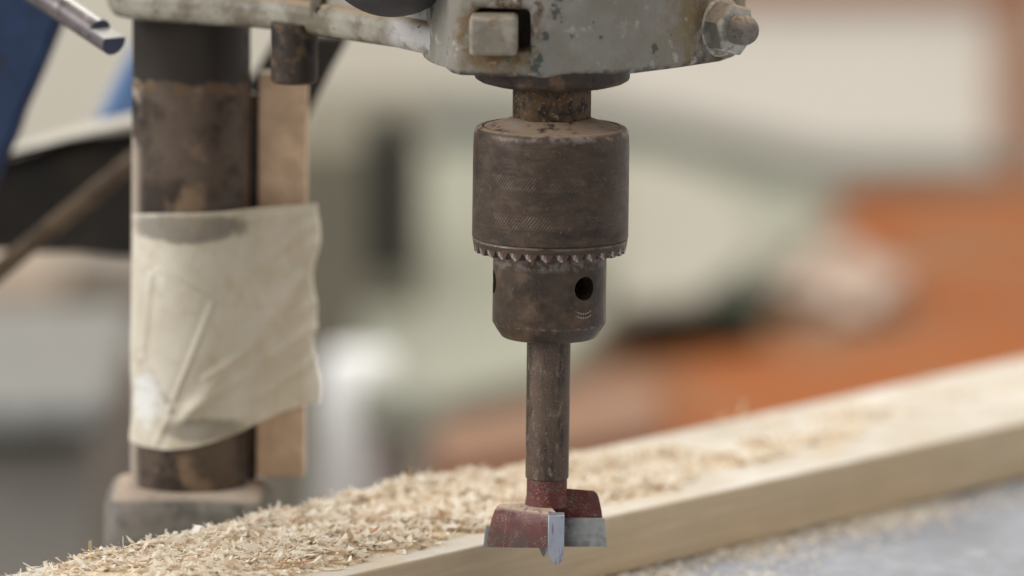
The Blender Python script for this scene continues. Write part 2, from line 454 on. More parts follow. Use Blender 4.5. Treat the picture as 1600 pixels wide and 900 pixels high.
def shaving_mat(name, cols):
    n = NT(name)
    g = n.n.new('ShaderNodeNewGeometry'); r = n.n.new('ShaderNodeValToRGB')
    r.color_ramp.interpolation = 'LINEAR'
    els = r.color_ramp.elements
    els[0].position, els[0].color = 0, cols[0]
    els[1].position, els[1].color = 1, cols[-1]
    for i, cc in enumerate(cols[1:-1]):
        e = els.new((i + 1) / (len(cols) - 1)); e.color = cc
    n.t.links.new(g.outputs['Random Per Island'], r.inputs[0])
    c = n.mix(n.ma('MULTIPLY', n.rng(n.noise(1.5, 3), .5, .75), .15), r.outputs[0], rgb(190, 148, 104))
    n.t.links.new(c, n.b.inputs['Base Color']); n.b.inputs['Roughness'].default_value = .75
    n.b.inputs['Specular IOR Level'].default_value = .2
    tl = n.n.new('ShaderNodeBsdfTranslucent'); n.t.links.new(c, tl.inputs[0])       # thin enough to let light through
    mx = n.n.new('ShaderNodeMixShader'); mx.inputs[0].default_value = .38
    n.t.links.new(n.b.outputs[0], mx.inputs[1]); n.t.links.new(tl.outputs[0], mx.inputs[2])
    n.t.links.new(mx.outputs[0], n.n['Material Output'].inputs[0])
    return n.m
M['shavings'] = shaving_mat('pine_shavings', [rgb(184, 148, 112), rgb(236, 222, 200), rgb(247, 240, 226), rgb(240, 229, 208), rgb(253, 249, 240), rgb(245, 235, 216), rgb(252, 247, 235), rgb(247, 238, 220), rgb(238, 225, 204), rgb(214, 188, 158)])
M['sawdust'] = mat('pine_sawdust', rgb(228, 210, 182), [(rgb(212, 186, 152), [('noise', .5, .5, .66)]), (rgb(232, 212, 176), [('noise', .8, .54, .66, None, 4)])], rough=.9, bumps=[(1.2, .8, .8), (3., .5, .3)])

# ------------------------------------------------------------------ plank
b0, b1 = onz(30, 900, ZT), onz(1600, 553, ZT)
f0, f1 = onz(535, 897, ZT), onz(1600, 663, ZT)
PANG = math.atan2(b1.y - b0.y, b1.x - b0.x) * .5 + math.atan2(f1.y - f0.y, f1.x - f0.x) * .5
PD = Vector((math.cos(PANG), math.sin(PANG), 0)); PN = Vector((-PD.y, PD.x, 0))
fmid = (f0 + f1) / 2; bmid = (b0 + b1) / 2
PW = (bmid - fmid).dot(PN)
print('plank', math.degrees(PANG), PW, 'clearance', fmid.dot(PN))
def pl(s, t, z=0.): return fmid + PD * s + PN * t + Vector((0, 0, z))
SL, SR = -300., 420.
M['plank'] = grain('pale_planed_pine', rgb(214, 192, 160), rgb(203, 179, 146), PANG, extra=[
    (rgb(202, 192, 176), [('up', .5, .95), ('noise', .05, .2, .5)]),
    (rgb(216, 209, 197), [('up', .5, .95), ('noise', .04, .48, .62, None, 9)]),
    (rgb(150, 112, 74), [('ball', tuple(pl((ony(1028, 836, 75) - fmid).dot(PD), 0, -9) - pl((SL + SR) / 2, PW / 2, -PH)), .5, 1.6)])])
sec = [(0, 0), (PW, 0), (PW, -PH), (1.6, -PH), (0, -PH + 1.5)]
vs = [tuple(pl(a, t, z)) for a in (SL, SR) for t, z in sec]
fs = [(0, 1, 2, 3, 4), (5, 6, 7, 8, 9)] + [(i, (i + 1) % 5, 5 + (i + 1) % 5, 5 + i) for i in range(5)]
plank = single('wooden_plank', vs, fs, M['plank'], 'long pale pine plank running diagonally under the boring bit, strewn with shavings', 'plank', bevel=.7, seg=2)

# ------------------------------------------------------------------ steel table under the plank
M['table'] = mat('blue_grey_table_steel', rgb(154, 158, 167), [
    (rgb(138, 142, 152), [('noise', .02, .46, .66)], .4), (rgb(176, 180, 187), [('noise', .05, .56, .7, None, 6)], .35)],
    rough=.42, metal=.25, bumps=[(.6, .12, .15)], spec=.5)
kb = [pl(SL, PW + 45), pl(SR, PW + 45)]
kf = lambda x: kb[0].y + (kb[1].y - kb[0].y) * (x - kb[0].x) / (kb[1].x - kb[0].x)
tb = [(-118, -330), (520, -330), (520, 330), (60, min(330, kf(60))), (-118, kf(-118))]
single('steel_table', *prism(tb, ZTB - 22, ZTB), M['table'], 'flat blue-grey steel machine table under the plank, dusted with sawdust', 'machine table', bevel=2.)

# ------------------------------------------------------------------ drill press
press = empty('drill_press', (CX, CY, ZTB), 'worn grey drill press with rusty round column and chipped paint on its head', 'drill press')
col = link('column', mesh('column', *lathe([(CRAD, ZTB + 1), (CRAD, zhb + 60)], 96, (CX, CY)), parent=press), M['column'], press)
# socket at the column foot: rounded square boss
zso = ony(300, 771, CY - CRAD).z
def rsq(cx, cy, h, e=7., n=96):
    o = []
    for i in range(n):
        a = 2 * math.pi * i / n; c, s = math.cos(a), math.sin(a)
        o.append((cx + h * abs(c) ** (2 / e) * (1 if c > 0 else -1), cy + h * abs(s) ** (2 / e) * (1 if s > 0 else -1)))
    return o
def stack(outs):
    n = len(outs[0][0]); vs, fs = [], []
    for o, z in outs: vs += [(p[0], p[1], z) for p in o]
    for k in range(len(outs) - 1):
        for i in range(n):
            j = (i + 1) % n; fs.append((k * n + i, k * n + j, (k + 1) * n + j, (k + 1) * n + i))
    fs.append(tuple(range(n))); fs.append(tuple(range((len(outs) - 1) * n, len(outs) * n)))
    return vs, fs
H = 131 * kx(85)
link('column_socket', mesh('column_socket', *stack([(rsq(CX, CY, H), ZTB), (rsq(CX, CY, H), zso - 5.), (rsq(CX, CY, H - .9), zso - 3.), (rsq(CX, CY, H - 2.6), zso - 1.4), (rsq(CX, CY, CRAD + 1.2, 2.6), zso + .2)]), parent=press), M['socket'], press, smooth=60)

# head casting: plan outline read off its lower edge
pts = [(696, 111), (701, 115), (714, 118.5), (846, 123), (921, 121), (986, 117), (1061, 107.5), (1130, 97), (1150, 90), (1163, 80)]
fr = [onz(x, y, zhb) for x, y in pts]
ro = [(p.x, p.y) for p in fr] + [(fr[-1].x - 3, fr[-1].y + 14), (32, 12), (26, 4), (fr[0].x + 1.5, 4)]
hx0, hx1 = ony(744, 50, -24).x, ony(829, 50, -24).x
hz0, hz1 = ony(785, 84, -24).z, ony(785, 16, -24).z
head = link('head_casting', mesh('head_casting', *prism(ro, zhb, zhb + 62), parent=press), None, press)
cut(head, [box(hx0, hx1, -40, 2, hz0, hz1)])
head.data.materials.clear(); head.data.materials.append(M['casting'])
bv = head.modifiers.new('bevel', 'BEVEL'); bv.width = 1.9 * S; bv.segments = 4; bv.limit_method = 'ANGLE'; bv.angle_limit = R(50)
head.data.set_sharp_from_angle(angle=R(60))
# square key in its slot
def quad(x0, x1, y0, y1, Y): return [ony(x0, y1, Y), ony(x1, y1, Y), ony(x1, y0, Y), ony(x0, y0, Y)]
hs = [onz(x, y, zhb + .8) for x, y in ((659, 81), (663, 90), (672, 97), (684, 102), (698, 106))]
ho = [(p.x, p.y) for p in hs] + [(hs[-1].x + 2, -6), (-20, -1), (22, -1), (30, 2), (30, 22), (18, 30), (-18, 30), (hs[0].x, 26)]
link('quill_housing', mesh('quill_housing', *prism(ho, zhb + .8, zhb + 60), parent=press), M['casting'], press, bevel=2.2)
fq = quad(733, 808, 27, 88, -31); bq = [p + Vector((.6, 20, 0)) for p in fq]
link('square_key', mesh('square_key', *hexa([tuple(p) for p in fq + bq]), parent=press), M['key'], head, bevel=1.2)
# clamp nut with its flange and stud
axn = Vector((.68, -.73, 0)).normalized()
fa, fb = onz(1061, 107.5, zhb), onz(1130, 97, zhb)
Yn = fa.y + (fb.y - fa.y) * (1122 - 1061) / (1130 - 1061)
nb = ony(1124, 42, Yn)
def hexnut(c, ax, R0, t0, t1, cham):
    u = Vector((0, 0, 1)); v = ax.cross(u); vs, fs = [], []
    a0 = R(14)
    rings = [(t0, R0), (t1 - cham, R0), (t1, R0 * .9)]
    for t, r in rings:
        for i in range(6):
            a = a0 + i * math.pi / 3; vs.append(tuple(c + ax * t + (u * math.cos(a) + v * math.sin(a)) * r))
    for k in range(2):
        for i in range(6):
            j = (i + 1) % 6; fs.append((k * 6 + i, k * 6 + j, k * 6 + 6 + j, k * 6 + 6 + i))
    fs += [tuple(range(6)), tuple(range(12, 18))]
    return vs, fs
nut = link('hex_nut', mesh('hex_nut', *hexnut(nb, axn, 8.0, 1.2, 7.6, .9), parent=press), M['zinc'], head, bevel=.35, smooth=0)
link('washer', mesh('washer', *rod(nb - axn * 1.5, nb + axn * 1.6, 8.6, n=48, rings=[(0, 8.6), (2.3, 8.6), (3.1, 8.0)]), parent=press), M['zinc'], head)
sr = 4.35
link('stud', mesh('stud', *rod(nb, nb + axn * 14, sr, n=40, rings=[(0, sr), (10.2, sr), (11.6, sr * .95), (12.8, sr * .8), (13.6, sr * .55), (14, sr * .2)]), parent=press), M['stud'], head, smooth=60)

# arm from the column to the head: lower flange with a round front edge, web and rib above it
ZA = ony(658, 87, 8).z
apx = [(690, 93), (658, 87), (609, 76), (545, 66.5), (496, 58.5), (430, 49.5), (385, 45), (340, 42), (300, 39.5), (250, 36.5), (205, 33.5), (172, 27)]
af = [onz(x, y, ZA) for x, y in apx]
last = af[-1]
aout = [(p.x, p.y) for p in af] + [(last.x - 1.5, last.y + 12), (last.x + 6, CY + 26), (CX + 22, CY + 26), (CX + 60, CY - 8), (5, 38)]
arm = link('arm', mesh('arm', *prism(aout, ZA, ZA + 9.8), parent=press), M['arm'], press, bevel=3.6, seg=5, bangle=40)
web = [(p.x + .8, p.y + 4.2) for p in af[:-1]] + [(af[-2].x + 3, CY + 22), (CX + 20, CY + 22), (CX + 58, CY - 12), (3, 34)]
link('web', mesh('web', *prism(web, ZA + 6, ZA + 60), parent=press), M['arm'], arm, bevel=1.5)
rx = onz(495, 58, ZA)
link('rib', mesh('rib', *box(rx.x - 2.3, rx.x + 1.8, rx.y + .6, rx.y + 8, ZA + 5, ZA + 58), parent=press), M['arm'], arm, bevel=1.2)
pb = ony(500, 18, rx.y + .6)
link('screw', mesh('screw', *rod(pb + Vector((0, 1, 0)), pb - Vector((0, .9, 0)), 1.4, n=20), parent=press), M['dark_steel'], arm)
# depth stop under the arm
dp = ony(460, 100, 58)
zb_, zt_ = ony(460, 134, 58 - 7).z, ZA + 3
link('depth_stop', mesh('depth_stop', *lathe([(6.2, zb_), (7.0, zb_ + .8), (7.0, zt_)], 48, (dp.x, 58)), parent=press), M['dark_steel'], press)
# black feed knob above the arm, on its short shaft
kn = ony(613, -91, 6)
kr = 117 * kx(6)
prof = [(1e-9, kn.z - kr)] + [(kr * math.sin(R(a)), kn.z - kr * math.cos(R(a))) for a in range(6, 180, 6)] + [(1e-9, kn.z + kr)]
knob = link('feed_knob', mesh('feed_knob', *lathe(prof, 64, (kn.x, kn.y)), parent=press), M['black_plastic'], press, smooth=60)
link('knob_shaft', mesh('knob_shaft', *rod((kn.x + 6, kn.y + 8, kn.z), (kn.x + 42, kn.y + 22, kn.z + 4), 5), parent=press), M['dark_steel'], knob)
# quill collar and spindle nose
link('quill_collar', mesh('quill_collar', *lathe([(1e-9, zax(134)), (13, zax(133.5)), (17.5, zax(131.5)), (20.6, zax(127)), (22.0, zax(122.5)), (22.3, zax(119)), (22.3, zhb + 1)], 96), parent=press), M['dark_steel'], press, smooth=25)
vs, fs = [], []
for z, r in ((zax(134) + .5, 11.5), (zax(186), 11.5)):
    for i in range(6):
        a = R(-123.7) + i * math.pi / 3; vs.append((r * math.cos(a), r * math.sin(a), z))
fs = [(i, (i + 1) % 6, 6 + (i + 1) % 6, 6 + i) for i in range(6)] + [tuple(range(6)), tuple(range(6, 12))]
link('spindle_nose', mesh('spindle_nose', vs, fs, parent=press), M['grimy_brass'], press, bevel=.8)

# ------------------------------------------------------------------ chuck
chuck = empty('drill_chuck', (0, 0, CHZ), 'rust-brown keyed drill chuck with toothed sleeve hanging from the spindle', 'drill chuck')
zt = lambda y: zax(y)
link('sleeve', mesh('sleeve', *lathe([(11.5, zt(184)), (14, zt(189)), (19.3, zt(197)), (19.5, zt(198.5)), (19.9, zt(198.5)), (20.1, zt(196.5)), (20.8, zt(197)), (21.5, zt(199)), (22.0, zt(203)), (22.3, zt(210)), (22.45, zt(230)), (22.5, zt(368.5)), (22.2, zt(369.5)), (22.0, zt(371)), (22.3, zt(372.4))], 144), parent=chuck), M['sleeve'], chuck, smooth=30)
ring = link('gear_ring', mesh('gear_ring', *lathe([(22.3, zt(372.4)), (22.35, zt(373)), (22.1, zt(381)), (16.6, zt(383.5)), (15.5, zt(383.5))], 120), parent=chuck), M['sleeve'], chuck, smooth=30)
# bevel teeth: one mesh, copied round the ring
NTH = 30
zt0, zt1 = zt(380.5), zt(393.5)
def tooth():
    hb, ht = math.pi / NTH * .93, math.pi / NTH * .34
    vs = []
    for r, z, h in ((22.1, zt0, hb), (21.7, zt1 + .25, ht), (16.8, zt(394.5), ht), (16.4, zt0 - .3, hb)):
        vs += [(r * math.cos(-h), r * math.sin(-h), z), (r * math.cos(h), r * math.sin(h), z)]
    vs += [(22.12, 0, zt0), (21.72, 0, zt1 + .25)]
    fs = [(0, 8, 9, 2), (8, 1, 3, 9), (2, 9, 3, 5, 4), (4, 5, 7, 6), (0, 2, 4, 6), (1, 7, 5, 3), (0, 6, 7, 1, 8)]
    return mesh('tooth', vs, fs, parent=chuck)
tm = tooth()
for i in range(NTH):
    t = link('tooth', tm, None, ring, smooth=0)
    t.rotation_euler.z = 2 * math.pi * i / NTH + R(3)
tm.materials.append(M['tooth'])
body = link('chuck_body', mesh('chuck_body', *lathe([(1e-9, zt(525)), (12.2, zt(525)), (13.2, zt(525.5)), (13.7, zt(524)), (15.0, zt(514)), (16.2, zt(503.5)), (16.35, zt(502)), (16.35, zt(376)), (1e-9, zt(376))], 120), parent=chuck), None, chuck)
cuts = []
for a in (-52.0, -172.0, 68.0):
    d = Vector((math.cos(R(a)), math.sin(R(a)), 0)); zz = zt(439.5)
    cuts.append(rod(d * 7 + Vector((0, 0, zz)), d * 22 + Vector((0, 0, zz)), 3.42, n=40))
cut(body, cuts)
body.data.materials.clear(); body.data.materials.append(M['chuck_body'])
bv = body.modifiers.new('bevel', 'BEVEL'); bv.width = .35 * S; bv.segments = 2; bv.limit_method = 'ANGLE'; bv.angle_limit = R(55)

# ------------------------------------------------------------------ boring bit
bit = empty('boring_bit', (0, 0, 0), 'red-painted hinge boring bit with carbide cutters clamped in the chuck', 'drill bit')
zc = zt(784)                                   # where the collar meets the cutter body
sh = link('shank', mesh('shank', *lathe([(5.9, zt(747)), (6.25, zt(745)), (6.3, zt(700)), (6.3, zt(515))], 64), parent=bit), M['shank'], bit)
link('neck', mesh('neck', *lathe([(6.4, zc - 1), (6.1, zc + .6), (5.85, zc + 2), (5.85, zt(746))], 64), parent=bit), M['red'], bit)
ZTOP = zt(789)
def wing(a0, a1, zb0, zb1, zt0_, zt1_, name, rot, n=28):
    """quarter of the cutter body: nearly flat flared outside, underside rising away from the cutting edge"""
    vs, fs = [], []
    A, B = Vector((-17.2, -1.2)), Vector((.6, -14.2)); ln_ = (B - A).normalized(); nn = Vector((ln_.y, -ln_.x)); dd = A.dot(nn)
    for i in range(n + 1):
        f = i / n; a = a0 + (a1 - a0) * f
        zb = zb0 + (zb1 - zb0) * f; ztp = zt0_ + (zt1_ - zt0_) * f
        cs = math.cos(a) * nn.x + math.sin(a) * nn.y
        rr = min(17.0, abs(dd) / max(.2, abs(cs)) * (1 + .05 * math.sin(math.pi * f))) / 16.9
        c, s = math.cos(a + rot), math.sin(a + rot)
        prof = [(.0, zb), (16.9 * rr, zb), (16.9 * rr, zb + 1.2), (16.5 * rr, zb + (ztp - zb) * .35), (15.8 * rr, zb + (ztp - zb) * .65), (14.9 * rr, ztp - 1.8), (14.3 * rr, ztp - .7), (13.5 * rr, ztp - .1), (7.2, ztp + .3), (0, ztp + .4)]
        for r, z in prof: vs.append((r * c, r * s, z))
    k = 10
    for i in range(n):
        for q in range(k - 1): fs.append((i * k + q, i * k + k + q, i * k + k + q + 1, i * k + q + 1))
    fs += [tuple(range(k)), tuple(n * k + q for q in range(k))]
    me = mesh(name, vs, fs, parent=bit)
    bm = bmesh.new(); bm.from_mesh(me); bmesh.ops.remove_doubles(bm, verts=bm.verts, dist=1e-6)
    bmesh.ops.dissolve_degenerate(bm, edges=bm.edges, dist=1e-7); bmesh.ops.recalc_face_normals(bm, faces=bm.faces); bm.to_mesh(me); bm.free()
    return me
link('cutter_wing', wing(R(176), R(283), 2.3, 4.9, ZTOP, ZTOP, 'cutter_wing', 0.), M['red'], bit, smooth=35)
link('cutter_wing', wing(R(176), R(283), 2.8, 5.2, ZTOP + 4.6, ZTOP + 1.5, 'cutter_wing', math.pi), M['red'], bit, smooth=35)
# carbide cutting plates: one faces the camera on the right, its twin faces away on the left
zc0, zc1 = zt(852), zt(807)
x0, x1 = 3.2, 17.7
link('cutting_plate', mesh('cutting_plate', *hexa([(x0, -2.0, zc0), (x1, -1.6, zc0), (x1, .2, zc0 + .2), (x0, .2, zc0 + .2), (x0, -2.0, zc1), (x1 - .9, -1.6, zc1), (x1 - .9, .2, zc1), (x0, .2, zc1)]), parent=bit), M['carbide'], bit, bevel=.15, seg=2)
zc1b = zt(822)
link('cutting_plate', mesh('cutting_plate', *hexa([(-18.2, -.6, zc0 - .7), (-3, -.2, zc0 - .7), (-3, 1.6, zc0 - .7), (-18.2, 1.2, zc0 - .7), (-17.6, -.6, zc1b), (-3, -.2, zc1b), (-3, 1.6, zc1b), (-17.6, 1.2, zc1b)]), parent=bit), M['carbide_plain'], bit, bevel=.15, seg=2)
# scribing spurs on the rim, front and back
def spur(sgn):
    prof = [(-2.35, ZTOP + .2), (2.35, ZTOP + .2), (2.35, 3.2), (1.9, 1.6), (1.1, .6), (0, .25), (-1.0, .9), (-1.9, 2.6), (-2.35, 5.)]
    cxp = 2.75 * sgn
    vs = [(cxp + sgn * x, -17.2 * sgn, z) for x, z in prof] + [(cxp + sgn * x, -12.0 * sgn, z + (1.5 if z < 3 else 0)) for x, z in prof]
    n = len(prof)
    fs = [tuple(range(n)), tuple(range(n, 2 * n))] + [(i, (i + 1) % n, n + (i + 1) % n, n + i) for i in range(n)]
    return mesh('scribing_spur', vs, fs, parent=bit)
for sg in (1, -1): link('scribing_spur', spur(sg), M['spur'], bit, bevel=.25, seg=2, smooth=30)
link('centre_point', mesh('centre_point', *lathe([(1e-9, -.6), (.5, -.1), (2.0, 3.2), (2.4, 8)], 4, (-.6, -1.0), R(20), R(20) + 2 * math.pi), parent=bit), M['carbide_plain'], bit, smooth=20)

# ------------------------------------------------------------------ wooden lath beside the column, and the tape wound round both
LY = CY + 3
lx0, lx1 = ony(402, 400, LY).x, ony(478, 400, LY).x
lz0, lz1 = ony(440, 745, LY).z, ony(440, 118, LY).z
M['lath'] = mat('tan_hardboard', rgb(222, 191, 160), [(rgb(204, 172, 140), [('noise', .08, .46, .62)]), (rgb(214, 196, 168), [('up', .5, .9)], .95)], rough=.75, bumps=[(1., .2, .2)])
single('wooden_lath', *box(lx0, lx1, LY, LY + 13, lz0, lz1), M['lath'], 'tan wooden lath standing upright against the right of the column', 'lath', bevel=.6)
# rack bar between the column and the lath
rb0, rb1 = ony(389, 400, LY).x, ony(401, 400, LY).x
link('rack_bar', mesh('rack_bar', *box(rb0 - 3, rb1 + .1, LY + 1, LY + 8, zso - 1, ony(395, 150, LY).z), parent=press), M['dark_steel'], press, bevel=.4)

def wrap_outline(extra):
    """plan of the tape: round the column's front, then straight across to the lath's far edge and back"""
    r = CRAD + .6 + extra
    o = []
    for i in range(121):
        a = R(205 + (322 - 205) * i / 120); o.append((CX + r * math.cos(a), CY + r * math.sin(a)))
    e = o[-1]; x2, y2 = ony(489, 450, LY - 1).x + extra, LY - 1.2 - extra
    for i in range(1, 61):
        f = i / 60
        o.append((e[0] + (x2 - e[0]) * f, e[1] + (y2 - e[1]) * (f ** .8)))
    for i in range(1, 6): o.append((x2 + .5 * math.sin(i * .6), y2 + 3. * i))
    return o
wo = wrap_outline(0.)
nwz = 150
def top_edge(px): return np.interp(px, [195, 300, 345, 400, 490, 500], [334, 332, 330, 324, 317, 317])
def bot_edge(px): return np.interp(px, [195, 205, 230, 262, 300, 335, 370, 405, 440, 478, 500], [680, 686, 697, 702, 699, 689, 675, 657, 642, 631, 628])
cols_ = []
L = 0; prev = None
for p in wo:
    px = proj((p[0], p[1], 60))[0]
    zt_e = ony(px, top_edge(px), p[1]).z; zb_e = ony(px, bot_edge(px), p[1]).z
    cols_.append((p, zt_e, zb_e, px))
def wrinkle(px, y):
    """creases in the tape: signed height (mm) at photo-like coordinates"""
    h = 0
    for (xa, ya, xb, yb, w, d) in ((250, 420, 330, 470, 5, .8), (330, 470, 268, 640, 5, .5), (268, 640, 250, 690, 6, .8), (470, 430, 290, 650, 14, 1.6), (490, 470, 320, 590, 6, .8), (490, 510, 300, 640, 10, 1.3), (480, 350, 380, 440, 10, .7), (490, 560, 400, 620, 9, 1.), (480, 380, 430, 420, 12, .8), (240, 430, 225, 560, 6, .7), (225, 560, 265, 640, 6, .9), (380, 340, 480, 330, 6, .6)):
        vx, vy = xb - xa, yb - ya; t = max(0, min(1, ((px - xa) * vx + (y - ya) * vy) / (vx * vx + vy * vy)))
        dd = math.hypot(px - xa - t * vx, y - ya - t * vy); w *= .75
        h += d * math.exp(-(dd / w) ** 2) - .4 * d * math.exp(-((dd - 2 * w) / (1.5 * w)) ** 2)
    fl = [(238, 425), (332, 470), (318, 520), (268, 640), (226, 575)]        # a loose flap of a second layer
    ins = min(((fl[(q + 1) % 5][0] - fl[q][0]) * (y - fl[q][1]) - (fl[(q + 1) % 5][1] - fl[q][1]) * (px - fl[q][0])) / math.hypot(fl[(q + 1) % 5][0] - fl[q][0], fl[(q + 1) % 5][1] - fl[q][1]) for q in range(5))
    h += .5 * max(0., min(1., ins / 4 + .5))
    ins2 = (px - 205) * .42 + (y - 600) * -.9
    h += .5 * max(0., min(1., ins2 / 5))
    return h * .62 + .22 * math.sin(px * .045 + y * .021) + .15 * math.sin(px * .02 - y * .05)
vs, fs = [], []
for i, (p, z1_, z0_, px) in enumerate(cols_):
    q0, q1 = wo[max(0, i - 1)], wo[min(len(wo) - 1, i + 1)]
    nn = Vector((q1[1] - q0[1], -(q1[0] - q0[0]), 0)).normalized()
    for k in range(nwz + 1):
        f = k / nwz; z = z0_ + (z1_ - z0_) * f
        y = bot_edge(px) + (top_edge(px) - bot_edge(px)) * f
        fade = 1 if i < 182 else .3
        h = .5 + wrinkle(px, y) * fade
        h += .9 * math.exp(-((z - z0_) / 6.) ** 2) * (1 if px < 420 else .4)
        v = Vector((p[0], p[1], z)) + nn * max(.1, h)
        if px > 470: v.x += .8 * math.sin(y * .055) + .6 * math.sin(y * .021 + 1)
        vs.append(tuple(v))
nc = nwz + 1
for i in range(len(cols_) - 1):
    for k in range(nwz): fs.append((i * nc + k, (i + 1) * nc + k, (i + 1) * nc + k + 1, i * nc + k + 1))
tb_ = Vector((sum(v[0] for v in vs) / len(vs), sum(v[1] for v in vs) / len(vs), min(v[2] for v in vs)))
def tape_material():
    n = NT('creased_masking_tape')
    c = n.mix(n.rng(n.noise(.06, 5), .35, .65), rgb(216, 206, 184), rgb(228, 219, 201))
    c = n.mix(n.ma('MULTIPLY', n.rng(n.noise(.16, 5, .65, off=6), .5, .68), .5), c, rgb(204, 186, 152))
    wp = ony(232, 640, CY - CRAD) - tb_
    c = n.mix(n.mask([('ball', (wp.x - 5, wp.y, wp.z + 2), 7., 11.)]), c, rgb(244, 242, 236))  # white highlight painted into the tape at its lower left
    n.t.links.new(c, n.b.inputs['Base Color']); n.b.inputs['Roughness'].default_value = .6
    n.t.links.new(n.bump(n.noise(.7, 4), .25, .3), n.b.inputs['Normal'])
    # thin, worn patches through which the steel shows
    pt, pb2 = ony(290, 358, CY - CRAD) - tb_, ony(318, 672, CY - CRAD) - tb_
    def patch(c_, sx, sz):
        v = n.vm('SUBTRACT', n.mm, tuple(c_)); v = n.vm('MULTIPLY', v, (1 / sx, .02, 1 / sz))
        d = n.ma('ADD', n.vm('LENGTH', v, (0, 0, 0)), n.ma('MULTIPLY', n.ma('SUBTRACT', n.noise(.2, 4, off=2), .5), .5))
        return n.rng(d, 1.15, .75)
    f = n.ma('MAXIMUM', patch(pt, 20, 4.6), n.ma('MULTIPLY', patch(pb2, 13, 3.6), .8))
    f = n.ma('ADD', n.ma('MULTIPLY', f, .5), .17)
    tr = n.n.new('ShaderNodeBsdfTransparent'); mx = n.n.new('ShaderNodeMixShader')
    n.t.links.new(f, mx.inputs[0]); n.t.links.new(n.b.outputs[0], mx.inputs[1]); n.t.links.new(tr.outputs[0], mx.inputs[2])
    n.t.links.new(mx.outputs[0], n.n['Material Output'].inputs[0])
    return n.m
ORG = None
M['tape'] = tape_material()
tw = link('tape_wrap', mesh('tape_wrap', vs, fs, base=tb_), M['tape'], smooth=60)
tw.location = tb_ * S
setp(tw, 'creased cream masking tape wound round the column and the lath', 'tape')

# ------------------------------------------------------------------ shavings on the plank
def s_of(px, t):                               # distance along the plank of the point that shows at photo column px
    lo, hi = SL, SR
    for _ in range(40):
        c = (lo + hi) / 2
        if proj(pl(c, t))[0] < px: lo = c
        else: hi = c
    return lo
_pxs = np.linspace(-400, 1900, 60)
_ss = np.array([s_of(p, PW * .5) for p in _pxs])
def mid_px(s): return np.interp(s, _ss, _pxs)
def vnoise(seed):
    g = np.random.default_rng(seed).random((64, 64))
    def f(x, y):
        xi, yi = np.floor(x).astype(int), np.floor(y).astype(int); fx, fy = x - xi, y - yi
        fx, fy = fx * fx * (3 - 2 * fx), fy * fy * (3 - 2 * fy)
        a = g[xi % 64, yi % 64]; b = g[(xi + 1) % 64, yi % 64]; c = g[xi % 64, (yi + 1) % 64]; d = g[(xi + 1) % 64, (yi + 1) % 64]
        return (a * (1 - fx) + b * fx) * (1 - fy) + (c * (1 - fx) + d * fx) * fy
    return lambda x, y: .6 * f(x, y) + .28 * f(x * 2.1 + 7, y * 2.1) + .12 * f(x * 4.3, y * 4.3 + 3)
N1, N2 = vnoise(3), vnoise(5)
def cover(s, t):
    """how thick the shavings lie, 0..1, at s along and t across the plank (both mm)"""
    px = mid_px(s); u = t / PW
    front = np.interp(px, [-100, 200, 420, 640, 800, 1000, 1150, 1350, 1600], [.0, .03, .09, .11, .12, .17, .26, .36, .46])
    amp = np.interp(px, [120, 190, 260, 420, 760, 1000, 1200, 1330, 1520, 1640], [0, .12, .7, 1., 1., .85, .62, .36, .24, .03])
    back = np.interp(px, [0, 700, 1000, 1200, 1600], [1.05, 1.05, .97, .9, .82])
    n = N1(s * .07 + 20, t * .07 + 9)
    e = np.clip((u - front + (n - .5) * .2) / .1, 0, 1) * np.clip((back - u + (n - .5) * .12) / .1, 0, 1)
    clump = np.clip(.15 + 1.7 * N2(s * .055 + 4, t * .1 + 2), 0, 1.25)
    patch = np.clip((N1(s * .045 + 40, t * .06 + 5) - .40) * 5, 0, 1)          # breaks into patches towards the far end
    w = np.clip((px - 880) / 260, 0, 1)
    return amp * e * clump * (1 - w + w * patch)
def flakes(pos, ln, wd, tilt, curl, seg=3):
    """curled strips: arrays of centre, length, width -> verts, faces"""
    n = len(pos)
    u = np.linspace(-.5, .5, seg + 1)
    ang = curl[:, None] * u[None, :]
    c = np.where(np.abs(curl) < 1e-3, 1e-3, curl)[:, None]
    X = ln[:, None] * np.sin(ang) / c; Z = ln[:, None] * (1 - np.cos(ang)) / c
    taper = 1 - .55 * np.abs(u * 2) ** 2 * rng.random((n, 1))
    W = wd[:, None] * taper * .5
    tw_ = (rng.random((n, 1)) - .5) * 1.4 * u[None, :] * 2
    V = np.zeros((n, seg + 1, 2, 3))
    for k, sg in ((0, -1), (1, 1)):
        V[:, :, k, 0] = X; V[:, :, k, 1] = sg * W * np.cos(tw_); V[:, :, k, 2] = Z + sg * W * np.sin(tw_)
    yaw = rng.random(n) * 2 * np.pi; pit = rng.normal(0, 1, n) * tilt; rol = rng.normal(0, 1, n) * tilt * 1.6
    rol = rol + np.where(rng.random(n) < .35, np.pi, 0)
    cy, sy, cp, sp, cr, sr_ = np.cos(yaw), np.sin(yaw), np.cos(pit), np.sin(pit), np.cos(rol), np.sin(rol)
    Rm = np.stack([np.stack([cy * cp, cy * sp * sr_ - sy * cr, cy * sp * cr + sy * sr_], -1),
                   np.stack([sy * cp, sy * sp * sr_ + cy * cr, sy * sp * cr - cy * sr_], -1),
                   np.stack([-sp, cp * sr_, cp * cr], -1)], 1)
    V = np.einsum('nij,nskj->nski', Rm, V) + pos[:, None, None, :]
    V = V.reshape(-1, 3)
    base = np.arange(n)[:, None] * (seg + 1) * 2
    F = np.concatenate([base + np.array([2 * q, 2 * q + 1, 2 * q + 3, 2 * q + 2]) for q in range(seg)], 0)
    return V, F
